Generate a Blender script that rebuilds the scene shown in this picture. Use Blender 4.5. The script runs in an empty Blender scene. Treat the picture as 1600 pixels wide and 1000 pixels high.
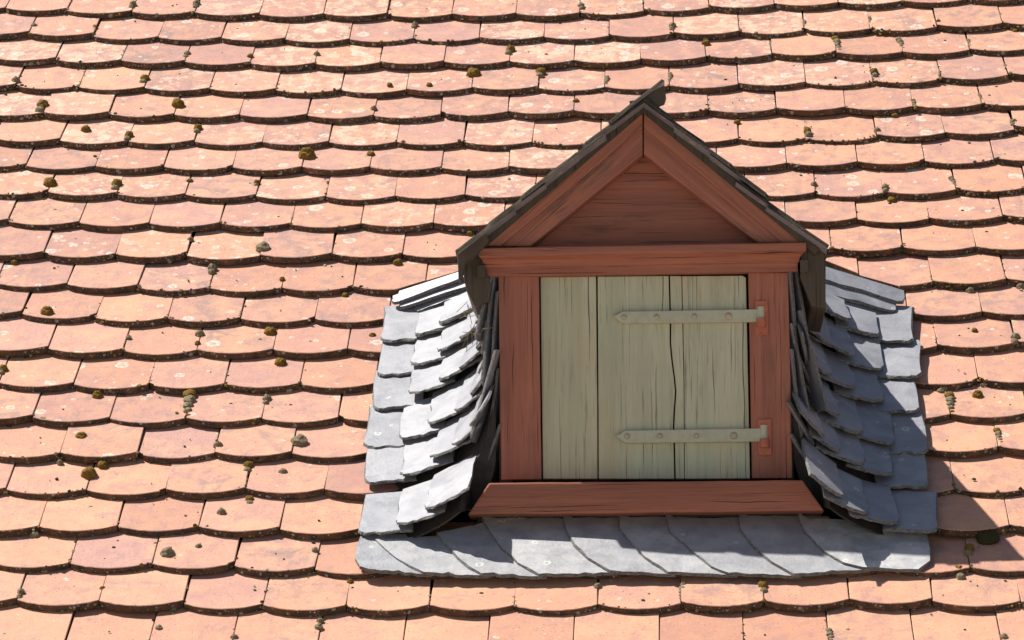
import bpy, bmesh, math, random
from mathutils import Vector, Matrix, noise
random.seed(7)
C = bpy.context.scene
COL = C.collection
rad = math.radians

# ------------------------------------------------------------------ places
# roof frame: u to the right, v up the slope, n out of the roof plane (metres)
PITCH = rad(39.0)
CP, SP = math.cos(PITCH), math.sin(PITCH)
BASE = Vector((0.0039, -2.04744, -1.65798))       # foot of the dormer front on the roof
def R(u, v, n=0.0):                                # roof frame -> world
    return Vector((u, v*CP - n*SP, v*SP + n*CP)) - BASE
def Rdir(u, v, n):
    return Vector((u, v*CP - n*SP, v*SP + n*CP))
RN = Rdir(0, 0, 1)
F_PX = 6200.0
TH, YAW, ROLL = 0.52962983, 0.04053547, -0.01186228
CAM_R = Vector((0.07579333, -10.0481935, 4.87712833))
_r = Vector((1, 0, 0)); _f = Vector((0, math.cos(TH), -math.sin(TH))); _u = Vector((0, math.sin(TH), math.cos(TH)))
_r2 = _r*math.cos(YAW) + _f*math.sin(YAW); _f2 = _f*math.cos(YAW) - _r*math.sin(YAW)
_r3 = _r2*math.cos(ROLL) + _u*math.sin(ROLL); _u3 = _u*math.cos(ROLL) - _r2*math.sin(ROLL)
def W(d): return Rdir(d.x, d.y, d.z)
CAM = R(*CAM_R); CX, CU, CF = W(_r3), W(_u3), W(_f2)
def ray(x, y): return CF + CX*((x-800)/F_PX) + CU*((500-y)/F_PX)
def fac(x, y, Y=0.0):                              # survey point on the upright dormer front (depth Y)
    d = ray(x, y); return CAM + d*((Y-CAM.y)/d.y)
def uv(x, y, n=0.0):                               # survey point on the roof plane -> (u, v)
    d = ray(x, y); t = (n - (CAM+BASE).dot(RN))/d.dot(RN); p = CAM + d*t + BASE
    return p.x, p.dot(Rdir(0, 1, 0))

# ------------------------------------------------------------------ camera, sky, sun
cd = bpy.data.cameras.new('camera'); cam = bpy.data.objects.new('camera', cd); COL.objects.link(cam)
cd.sensor_width = 36; cd.lens = F_PX/1600*36; cd.clip_end = 2000; cd.clip_start = 0.1
m3 = Matrix((CX, CU, -CF)).transposed(); cam.matrix_world = Matrix.Translation(CAM) @ m3.to_4x4()
C.camera = cam
SUN_TRAVEL = Vector((0.508, -0.022, -0.861)).normalized()
sd = bpy.data.lights.new('sun', 'SUN'); sun = bpy.data.objects.new('sun', sd); COL.objects.link(sun)
sd.energy = 5.0; sd.angle = rad(0.53); sd.color = (1.0, 0.955, 0.88)
sun.rotation_euler = SUN_TRAVEL.to_track_quat('-Z', 'Y').to_euler()
sun.location = (-3, 0, 6)
world = bpy.data.worlds.new('World'); C.world = world; world.use_nodes = True
wn = world.node_tree.nodes; wl = world.node_tree.links
sky = wn.new('ShaderNodeTexSky'); sky.sky_type = 'NISHITA'; sky.sun_disc = False
s_from = -SUN_TRAVEL
sky.sun_elevation = math.asin(s_from.z); sky.sun_rotation = math.atan2(s_from.x, s_from.y)
sky.air_density = 1.0; sky.dust_density = 1.2
wl.new(sky.outputs[0], wn['Background'].inputs[0]); wn['Background'].inputs[1].default_value = 0.05
C.view_settings.view_transform = 'Standard'; C.view_settings.look = 'None'
C.view_settings.gamma = 1; C.view_settings.exposure = 0.77
C.cycles.max_bounces = 8; C.cycles.diffuse_bounces = 5

# ------------------------------------------------------------------ material helpers
class NT:
    def __init__(s, name):
        s.m = bpy.data.materials.new(name); s.m.use_nodes = True
        s.n = s.m.node_tree.nodes; s.l = s.m.node_tree.links; s.b = s.n['Principled BSDF']
    def put(s, sock, v):
        if hasattr(v, 'is_output'): s.l.new(v, sock)
        elif v is not None: sock.default_value = v
    def math(s, op, a, b=None, c=None, clamp=False):
        n = s.n.new('ShaderNodeMath'); n.operation = op; n.use_clamp = clamp
        for i, v in enumerate((a, b, c)): s.put(n.inputs[i], v)
        return n.outputs[0]
    def coord(s):
        return s.n.new('ShaderNodeTexCoord').outputs['Object']
    def mapping(s, v, scale=(1, 1, 1), rot=(0, 0, 0), loc=(0, 0, 0)):
        n = s.n.new('ShaderNodeMapping'); s.put(n.inputs[0], v)
        s.put(n.inputs[1], loc); s.put(n.inputs[2], rot); s.put(n.inputs[3], scale); return n.outputs[0]
    def noise(s, v, scale=5, detail=4, rough=.55, dist=0, col=False):
        n = s.n.new('ShaderNodeTexNoise'); s.put(n.inputs['Vector'], v)
        n.inputs['Scale'].default_value = scale; n.inputs['Detail'].default_value = detail
        n.inputs['Roughness'].default_value = rough; n.inputs['Distortion'].default_value = dist
        return n.outputs['Color' if col else 'Fac']
    def ramp(s, v, lo, hi):
        n = s.n.new('ShaderNodeMapRange'); n.interpolation_type = 'SMOOTHSTEP'
        s.put(n.inputs[0], v); s.put(n.inputs[1], lo); s.put(n.inputs[2], hi); return n.outputs[0]
    def mix(s, f, a, b, mode='MIX'):
        n = s.n.new('ShaderNodeMix'); n.data_type = 'RGBA'; n.blend_type = mode
        s.put(n.inputs[0], f)
        for i, v in ((6, a), (7, b)):
            if isinstance(v, tuple) and len(v) == 3: v = v + (1,)
            s.put(n.inputs[i], v)
        return n.outputs[2]
    def attr(s, name):
        n = s.n.new('ShaderNodeAttribute'); n.attribute_type = 'OBJECT'; n.attribute_name = name; return n.outputs['Fac']
    def comb(s, x, y, z):
        n = s.n.new('ShaderNodeCombineXYZ')
        for i, v in enumerate((x, y, z)): s.put(n.inputs[i], v)
        return n.outputs[0]
    def vadd(s, a, b):
        n = s.n.new('ShaderNodeVectorMath'); n.operation = 'ADD'; s.put(n.inputs[0], a); s.put(n.inputs[1], b); return n.outputs[0]
    def voro(s, v, scale, rnd=1.0, dims='2D'):
        n = s.n.new('ShaderNodeTexVoronoi'); n.voronoi_dimensions = dims; s.put(n.inputs['Vector'], v)
        n.inputs['Scale'].default_value = scale; n.inputs['Randomness'].default_value = rnd
        sp = s.n.new('ShaderNodeSeparateColor'); s.l.new(n.outputs['Color'], sp.inputs[0])
        return n.outputs['Distance'], sp.outputs[0], sp.outputs[1]
    def bump(s, h, strength=.4, dist=.002):
        n = s.n.new('ShaderNodeBump'); n.inputs['Strength'].default_value = strength
        n.inputs['Distance'].default_value = dist; s.put(n.inputs['Height'], h); return n.outputs[0]
    def done(s, col=None, rough=.85, nrm=None, spec=.3):
        s.put(s.b.inputs['Base Color'], (col + (1,)) if isinstance(col, tuple) else col)
        s.put(s.b.inputs['Roughness'], rough); s.b.inputs['Specular IOR Level'].default_value = spec
        if nrm is not None: s.l.new(nrm, s.b.inputs['Normal'])
        return s.m

def mat_tile():
    t = NT('clay tile')
    co = t.coord(); sd = t.attr('seed'); tone = t.attr('tone'); lich = t.attr('lichen'); soot = t.attr('soot'); deep = t.attr('deep')
    off = t.comb(t.math('MULTIPLY', sd, 37.0), t.math('MULTIPLY', sd, 91.0), t.math('MULTIPLY', sd, 53.0))
    v = t.vadd(co, off)
    base = t.mix(tone, (0.415, 0.222, 0.182), (0.525, 0.262, 0.158))
    big = t.noise(v, 9, 3, .6)
    base = t.mix(t.math('MULTIPLY', t.ramp(big, .40, .66), .8), base, (0.575, 0.305, 0.180))          # paler fired patches
    base = t.mix(t.math('MULTIPLY', t.ramp(t.noise(v, 17, 5, .7, .4), .48, .70), .9), base, (0.375, 0.200, 0.168))
    base = t.mix(t.math('MULTIPLY', deep, .55), base, (0.335, 0.150, 0.105))                           # harder, browner firing
    mid = t.noise(v, 26, 6, .7)
    base = t.mix(t.math('MULTIPLY', t.ramp(mid, .43, .68), t.math('MULTIPLY_ADD', soot, .8, .2)), base, (0.285, 0.165, 0.145))
    sm = t.noise(v, 9, 5, .65, .8)
    base = t.mix(t.math('MULTIPLY', t.ramp(sm, .52, .74), t.math('MULTIPLY', soot, 1.1, clamp=True)), base, (0.205, 0.140, 0.130))
    run = t.noise(t.mapping(v, (34, 4, 34)), 1.0, 4, .6)                                                # water runs down the slope
    base = t.mix(t.math('MULTIPLY', t.ramp(run, .56, .74), t.math('MULTIPLY_ADD', soot, .45, .12)), base, (0.230, 0.150, 0.135))
    fine = t.noise(v, 380, 4, .75)
    base = t.mix(t.math('MULTIPLY', t.ramp(fine, .50, .70), .75), base, (0.330, 0.175, 0.140))
    fine2 = t.noise(v, 230, 3, .7)
    base = t.mix(t.math('MULTIPLY', t.ramp(fine2, .60, .72), .6), base, (0.66, 0.47, 0.37))
    # lichen: irregular crusts, a few round rosettes, clustered on some tiles
    wv = t.vadd(v, t.mapping(t.noise(v, 85, 4, .7, col=True), (.022, .022, 0)))
    grain = t.noise(v, 170, 4, .75)
    crust = t.noise(wv, 25, 5, .70, .3)
    th = t.math('MULTIPLY_ADD', lich, -.235, .79)
    cm = t.math('MULTIPLY', t.ramp(crust, th, t.math('ADD', th, .05)), t.ramp(grain, .36, .56))
    base = t.mix(t.math('MULTIPLY', cm, .65), base, (0.55, 0.47, 0.38))
    halo = t.ramp(crust, t.math('SUBTRACT', th, .07), th)
    base = t.mix(t.math('MULTIPLY', t.math('MULTIPLY', halo, .75), lich), base, (0.58, 0.38, 0.265))
    height = cm
    for sc, rmin, rvar, dens in ((20, .10, .34, .36), (48, .10, .34, .24)):
        d, c1, c2 = t.voro(wv, sc)
        r = t.math('MULTIPLY_ADD', t.math('POWER', c2, 2.0), rvar, rmin)
        on = t.math('LESS_THAN', c1, t.math('MULTIPLY', lich, dens))
        rel = t.math('DIVIDE', d, r)
        disc = t.math('MULTIPLY', t.math('SUBTRACT', 1.0, t.ramp(rel, .75, 1.0)), on)
        ring = t.math('MULTIPLY', t.ramp(rel, .0, .8), disc)
        base = t.mix(t.math('MULTIPLY', disc, t.math('MULTIPLY_ADD', t.ramp(grain, .4, .55), .5, .1)), base, (0.50, 0.43, 0.34))
        base = t.mix(t.math('MULTIPLY', ring, t.math('MULTIPLY', t.ramp(grain, .38, .62), .7)), base, (0.62, 0.56, 0.48))
        core = t.math('MULTIPLY', t.math('LESS_THAN', rel, .35), t.math('MULTIPLY', on, t.ramp(fine, .45, .6)))
        base = t.mix(t.math('MULTIPLY', core, .6), base, (0.20, 0.19, 0.17))
        height = t.math('MAXIMUM', height, disc)
    d, c1, c2 = t.voro(v, 75)
    spk = t.math('MULTIPLY', t.math('LESS_THAN', d, t.math('MULTIPLY', c2, .12)), t.math('LESS_THAN', c1, .5))
    base = t.mix(t.math('MULTIPLY', spk, .8), base, (0.07, 0.05, 0.04))
    h = t.math('ADD', t.noise(v, 90, 6, .75), t.math('MULTIPLY', height, .4))
    h = t.math('ADD', h, t.math('MULTIPLY', big, 3.0)); h = t.math('ADD', h, t.math('MULTIPLY', fine, .25))
    return t.done(base, .66, t.bump(h, .55, .0022), .4)

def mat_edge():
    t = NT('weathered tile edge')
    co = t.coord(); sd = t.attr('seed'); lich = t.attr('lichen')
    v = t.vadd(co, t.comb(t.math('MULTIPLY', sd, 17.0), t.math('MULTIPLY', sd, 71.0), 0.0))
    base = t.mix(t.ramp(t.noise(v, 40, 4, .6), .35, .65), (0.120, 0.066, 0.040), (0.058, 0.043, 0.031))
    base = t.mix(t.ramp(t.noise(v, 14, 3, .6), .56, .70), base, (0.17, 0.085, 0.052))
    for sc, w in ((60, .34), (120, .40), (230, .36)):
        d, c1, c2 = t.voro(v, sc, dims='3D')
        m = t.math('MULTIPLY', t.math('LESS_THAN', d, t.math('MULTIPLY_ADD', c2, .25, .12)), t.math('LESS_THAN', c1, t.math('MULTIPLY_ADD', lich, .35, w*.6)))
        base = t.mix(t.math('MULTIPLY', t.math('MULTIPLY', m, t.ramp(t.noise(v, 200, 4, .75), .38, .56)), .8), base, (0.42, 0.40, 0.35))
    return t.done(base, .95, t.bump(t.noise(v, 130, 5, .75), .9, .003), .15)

def mat_slate():
    t = NT('slate'); co = t.coord(); sd = t.attr('seed')
    v = t.vadd(co, t.comb(t.math('MULTIPLY', sd, 31.0), t.math('MULTIPLY', sd, 77.0), t.math('MULTIPLY', sd, 13.0)))
    n1 = t.noise(v, 14, 5, .6, .5)
    base = t.mix(t.ramp(n1, .3, .7), (0.118, 0.126, 0.156), (0.240, 0.246, 0.275))
    base = t.mix(t.math('MULTIPLY', sd, .35), base, (0.17, 0.172, 0.198))
    base = t.mix(t.math('MULTIPLY', t.attr('pale'), t.math('MULTIPLY_ADD', t.ramp(t.noise(v, 20, 5, .7), .35, .65), .7, .3)), base, (0.47, 0.465, 0.455))
    n2 = t.noise(t.mapping(v, (1, 2.6, 1), (0, 0, .5)), 26, 6, .7, .8)
    base = t.mix(t.math('MULTIPLY', t.ramp(n2, .54, .70), .7), base, (0.27, 0.220, 0.205))
    base = t.mix(t.math('MULTIPLY', t.ramp(t.noise(v, 300, 3, .6), .6, .75), .5), base, (0.42, 0.42, 0.42))
    d, c1, c2 = t.voro(t.vadd(v, t.mapping(t.noise(v, 60, 2, .6, col=True), (.012, .012, 0))), 34)
    rel = t.math('DIVIDE', d, t.math('MULTIPLY_ADD', c2, .22, .1)); on = t.math('LESS_THAN', c1, .05)
    lich = t.math('MULTIPLY', t.math('MULTIPLY', t.ramp(rel, .3, .7), t.math('SUBTRACT', 1.0, t.ramp(rel, .85, 1.0))), on)
    base = t.mix(t.math('MULTIPLY', lich, .75), base, (0.55, 0.55, 0.50))
    # cleft relief: stepped layers
    st = t.noise(t.mapping(v, (1, 2.2, 1), (0, 0, .35)), 15, 4, .6, 1.2)
    step = t.math('DIVIDE', t.math('FLOOR', t.math('MULTIPLY', st, 9.0)), 9.0)
    t.b.inputs['IOR'].default_value = 1.62
    h = t.math('ADD', t.math('MULTIPLY', step, 1.6), t.math('MULTIPLY', t.noise(v, 110, 6, .75), .8))
    return t.done(base, t.math('MULTIPLY_ADD', n1, .16, .46), t.bump(h, .5, .003), 1.0)

def mat_slate_edge():
    t = NT('broken slate edge'); co = t.coord(); sd = t.attr('seed')
    v = t.vadd(co, t.comb(t.math('MULTIPLY', sd, 31.0), 0.0, 0.0))
    n = t.noise(t.mapping(v, (1, 1, 5)), 120, 5, .7)
    base = t.mix(t.ramp(n, .35, .65), (0.06, 0.06, 0.06), (0.24, 0.236, 0.222))
    return t.done(base, .8, t.bump(n, .9, .004), .3)

def mat_wood(name, c1, c2, dark, angle=0.0, crack=1.0, peel=.5, peelcol=(0.125, 0.080, 0.060), fine=1.0, warm=None):
    """grain runs along Z turned by angle in the X-Z plane"""
    t = NT(name); co = t.coord(); sd = t.attr('seed')
    v = t.vadd(co, t.comb(t.math('MULTIPLY', sd, 7.3), t.math('MULTIPLY', sd, 3.1), t.math('MULTIPLY', sd, 11.7)))
    g = t.mapping(v, (1, 1, 1), (0, angle, 0))
    gw = t.vadd(g, t.mapping(t.noise(t.mapping(g, (4, 4, 1.6)), 1.0, 2, .5, col=True), (.016, .016, 0)))
    a = t.noise(t.mapping(gw, (38, 38, 1.6)), 1.0, 5, .65)
    b = t.noise(t.mapping(gw, (150, 150, 5)), 1.0, 4, .7)
    big = t.noise(v, 4.5, 4, .6)
    base = t.mix(t.ramp(a, .30, .70), c1, c2)
    base = t.mix(t.math('MULTIPLY', t.ramp(big, .45, .75), .45), base, tuple(x*.72 for x in c1))
    base = t.mix(t.math('MULTIPLY', t.ramp(b, .55, .72), .6*fine), base, dark)
    if warm: base = t.mix(t.math('MULTIPLY', t.ramp(t.noise(t.mapping(gw, (9, 9, 1.4), (0, 0, 0), (4, 1, 7)), 1.0, 4, .6), .48, .70), .6), base, warm)
    pk = t.math('MULTIPLY', t.ramp(t.noise(t.mapping(gw, (6, 6, 2.2)), 1.0, 5, .7), .53, .68), t.ramp(t.noise(t.mapping(gw, (90, 90, 4)), 1.0, 4, .7), .42, .60))
    pk = t.math('MULTIPLY', pk, peel)
    base = t.mix(pk, base, peelcol)
    # drying cracks: long, thin, along the grain
    sp = t.n.new('ShaderNodeSeparateXYZ'); t.l.new(g, sp.inputs[0]); gx, gz = sp.outputs[0], sp.outputs[2]
    cr = None
    for K, wob, zf, g0, g1, w, st in ((15, .8, 1.8, .57, .72, .034, 1.0), (44, 1.1, 2.2, .57, .70, .065, .85), (105, 1.3, 3.4, .56, .70, .12, .5)):
        s_ = t.math('MULTIPLY_ADD', gx, K, t.math('MULTIPLY', t.noise(t.mapping(g, (10, 10, 2.6), (0, 0, 0), (K, 0, 0)), 1.0, 3, .6), wob))
        cell = t.math('FLOOR', s_); fr = t.math('ABSOLUTE', t.math('SUBTRACT', t.math('FRACT', s_), .5))
        gt = t.ramp(t.noise(t.comb(t.math('MULTIPLY', cell, 5.71), t.math('MULTIPLY', gz, zf), t.math('MULTIPLY', sd, 19.0)), 1.0, 2, .5), g0, g1)
        ln = t.math('SUBTRACT', 1.0, t.ramp(fr, 0.0, t.math('MULTIPLY_ADD', gt, w, .0001)))
        ln = t.math('MULTIPLY', t.math('MULTIPLY', ln, t.ramp(gt, 0.0, .15)), st*crack)
        cr = ln if cr is None else t.math('MAXIMUM', cr, ln)
    base = t.mix(cr, base, (0.018, 0.013, 0.010))
    h = t.math('ADD', t.math('MULTIPLY', a, 1.0), t.math('MULTIPLY', b, .35))
    h = t.math('SUBTRACT', h, t.math('MULTIPLY', cr, 1.6)); h = t.math('SUBTRACT', h, t.math('MULTIPLY', pk, .25))
    return t.done(base, .7, t.bump(h, .9, .004), .35)

def mat_simple(name, c1, c2, sc=40, rough=.8, bs=.5, bd=.002, spec=.3, metal=0):
    t = NT(name); v = t.coord(); n = t.noise(v, sc, 5, .65)
    t.b.inputs['Metallic'].default_value = metal
    return t.done(t.mix(t.ramp(n, .3, .7), c1, c2), rough, t.bump(t.noise(v, sc*2.5, 5, .7), bs, bd), spec)

M_TILE, M_EDGE, M_SLATE, M_SEDGE = mat_tile(), mat_edge(), mat_slate(), mat_slate_edge()
RED1, RED2, REDD = (0.395, 0.150, 0.094), (0.255, 0.094, 0.060), (0.105, 0.052, 0.037)
M_RED_V = mat_wood('red paint, upright grain', RED1, RED2, REDD, 0, .9, .6)
M_RED_H = mat_wood('red paint, level grain', (0.345, 0.130, 0.080), (0.225, 0.083, 0.052), (0.08, 0.038, 0.026), rad(90), 1.0, .8)
M_RED_L = mat_wood('red paint, left rake grain', RED1, RED2, REDD, rad(-48.5), .5, 1.0)
M_RED_R = mat_wood('red paint, right rake grain', RED1, RED2, REDD, rad(48.5), .5, 1.0)
M_PANEL = mat_wood('worn red gable board', (0.33, 0.120, 0.074), (0.235, 0.084, 0.054), (0.055, 0.027, 0.022), rad(90), .5, .8, (0.045, 0.03, 0.026))
M_GREEN = mat_wood('sage paint, upright grain', (0.485, 0.480, 0.335), (0.375, 0.388, 0.262), (0.14, 0.145, 0.09), 0, .8, .5, (0.24, 0.215, 0.135), 1.35, (0.47, 0.385, 0.235))
M_BROWN_EDGE = mat_simple('olive brown slate edge', (0.062, 0.048, 0.031), (0.030, 0.026, 0.019), 60, .9, .8, .003)  # darker, browner edge for the dormer roof slates
M_STRAP = mat_simple('sage painted iron', (0.435, 0.432, 0.315), (0.365, 0.365, 0.260), 50, .55, .35, .001, .4)
M_BOLT = mat_simple('sage painted bolt', (0.42, 0.38, 0.25), (0.34, 0.30, 0.20), 90, .5, .4, .001, .4)
M_PLATE = mat_simple('red painted iron', (0.43, 0.145, 0.08), (0.34, 0.10, 0.055), 60, .6, .4, .001, .35)
M_DARKWOOD = mat_wood('bare grey brown board', (0.082, 0.062, 0.042), (0.055, 0.043, 0.030), (0.02, 0.024, 0.018), 0, .8, .6)
M_FELT = mat_simple('dark backing', (0.03, 0.028, 0.025), (0.05, 0.045, 0.04), 30, .95)
M_MOSS_O = mat_simple('olive moss', (0.300, 0.175, 0.036), (0.085, 0.056, 0.017), 9, .95, .8, .003, .1)
M_MOSS_G = mat_simple('grey moss', (0.330, 0.270, 0.175), (0.130, 0.105, 0.066), 9, .95, .8, .003, .1)
M_MOSS_D = mat_simple('dark and shaded moss', (0.075, 0.062, 0.026), (0.035, 0.030, 0.015), 60, .95, .8, .003, .1)  # shadow on the dark cushions painted into the colour; crumbs are dark themselves
M_STRAW = mat_simple('dry needles', (0.26, 0.21, 0.13), (0.15, 0.115, 0.07), 200, .8)
M_GROUND = mat_simple('pale bounce ground', (0.40, 0.365, 0.315), (0.33, 0.30, 0.26), .3, .95, .3, .02)  # unseen ground, made pale to bounce light onto the dormer front
M_RENDER = mat_simple('pale render', (0.48, 0.44, 0.36), (0.42, 0.38, 0.31), 6, .9, .3, .004)

# ------------------------------------------------------------------ object helpers
def link(name, me, parent=None, mats=(), **props):
    o = bpy.data.objects.new(name, me); COL.objects.link(o)
    if parent: o.parent = parent
    if me is not None and mats and not me.materials:
        for m in mats: me.materials.append(m)
    for k, v in props.items(): o[k] = v
    return o
def thing(name, label, cat, loc=(0, 0, 0), group=None):
    o = link(name, None); o.location = loc; o['label'] = label; o['category'] = cat; o.empty_display_size = .1
    if group: o['group'] = group
    return o
def to_mesh(bm, name, smooth=False):
    bmesh.ops.recalc_face_normals(bm, faces=bm.faces)
    me = bpy.data.meshes.new(name); bm.to_mesh(me); bm.free()
    for p in me.polygons: p.use_smooth = smooth
    return me
def prism_bm(poly, y0, y1, bev=.002, jit=0.0):
    """solid with the X-Z outline poly (world points), from depth y0 to y1"""
    bm = bmesh.new()
    a = [bm.verts.new((p[0], y0, p[1])) for p in poly]; b = [bm.verts.new((p[0], y1, p[1])) for p in poly]
    bm.faces.new(a); bm.faces.new(list(reversed(b)))
    n = len(poly)
    for i in range(n): bm.faces.new((a[i], b[i], b[(i+1) % n], a[(i+1) % n]))
    bmesh.ops.recalc_face_normals(bm, faces=bm.faces)
    if bev: bmesh.ops.bevel(bm, geom=[e for e in bm.edges], offset=bev, segments=2, affect='EDGES', profile=.6, clamp_overlap=True)
    return bm
def fxz(pts, Y=0.0):
    r = []
    for x, y in pts:
        p = fac(x, y, Y); r.append((p.x, p.z))
    return r
def front(name, pts, y0, y1, mat, parent, bev=.002, **k):
    """a timber of the dormer front: outline surveyed on its face at depth y0"""
    o = link(name, to_mesh(prism_bm(fxz(pts, y0), y0, y1, bev), name), parent, (mat,), **k)
    o['seed'] = random.random(); return o
def wavy(pts, amp=.0012, step=.03):
    """subdivide an outline and let its edges wander a little"""
    out = []
    for i, p in enumerate(pts):
        q = pts[(i+1) % len(pts)]; d = math.dist(p, q); k = max(1, int(d/step))
        for j in range(k):
            f = j/k; w = 0 if j == 0 else amp
            out.append((p[0]+(q[0]-p[0])*f + random.uniform(-w, w), p[1]+(q[1]-p[1])*f + random.uniform(-w, w)))
    return out
def frame_matrix(o, ex, ey):
    ex = ex.normalized(); ez = ex.cross(ey).normalized(); ey = ez.cross(ex)
    return Matrix.Translation(o) @ Matrix((ex, ey, ez)).transposed().to_4x4()
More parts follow.
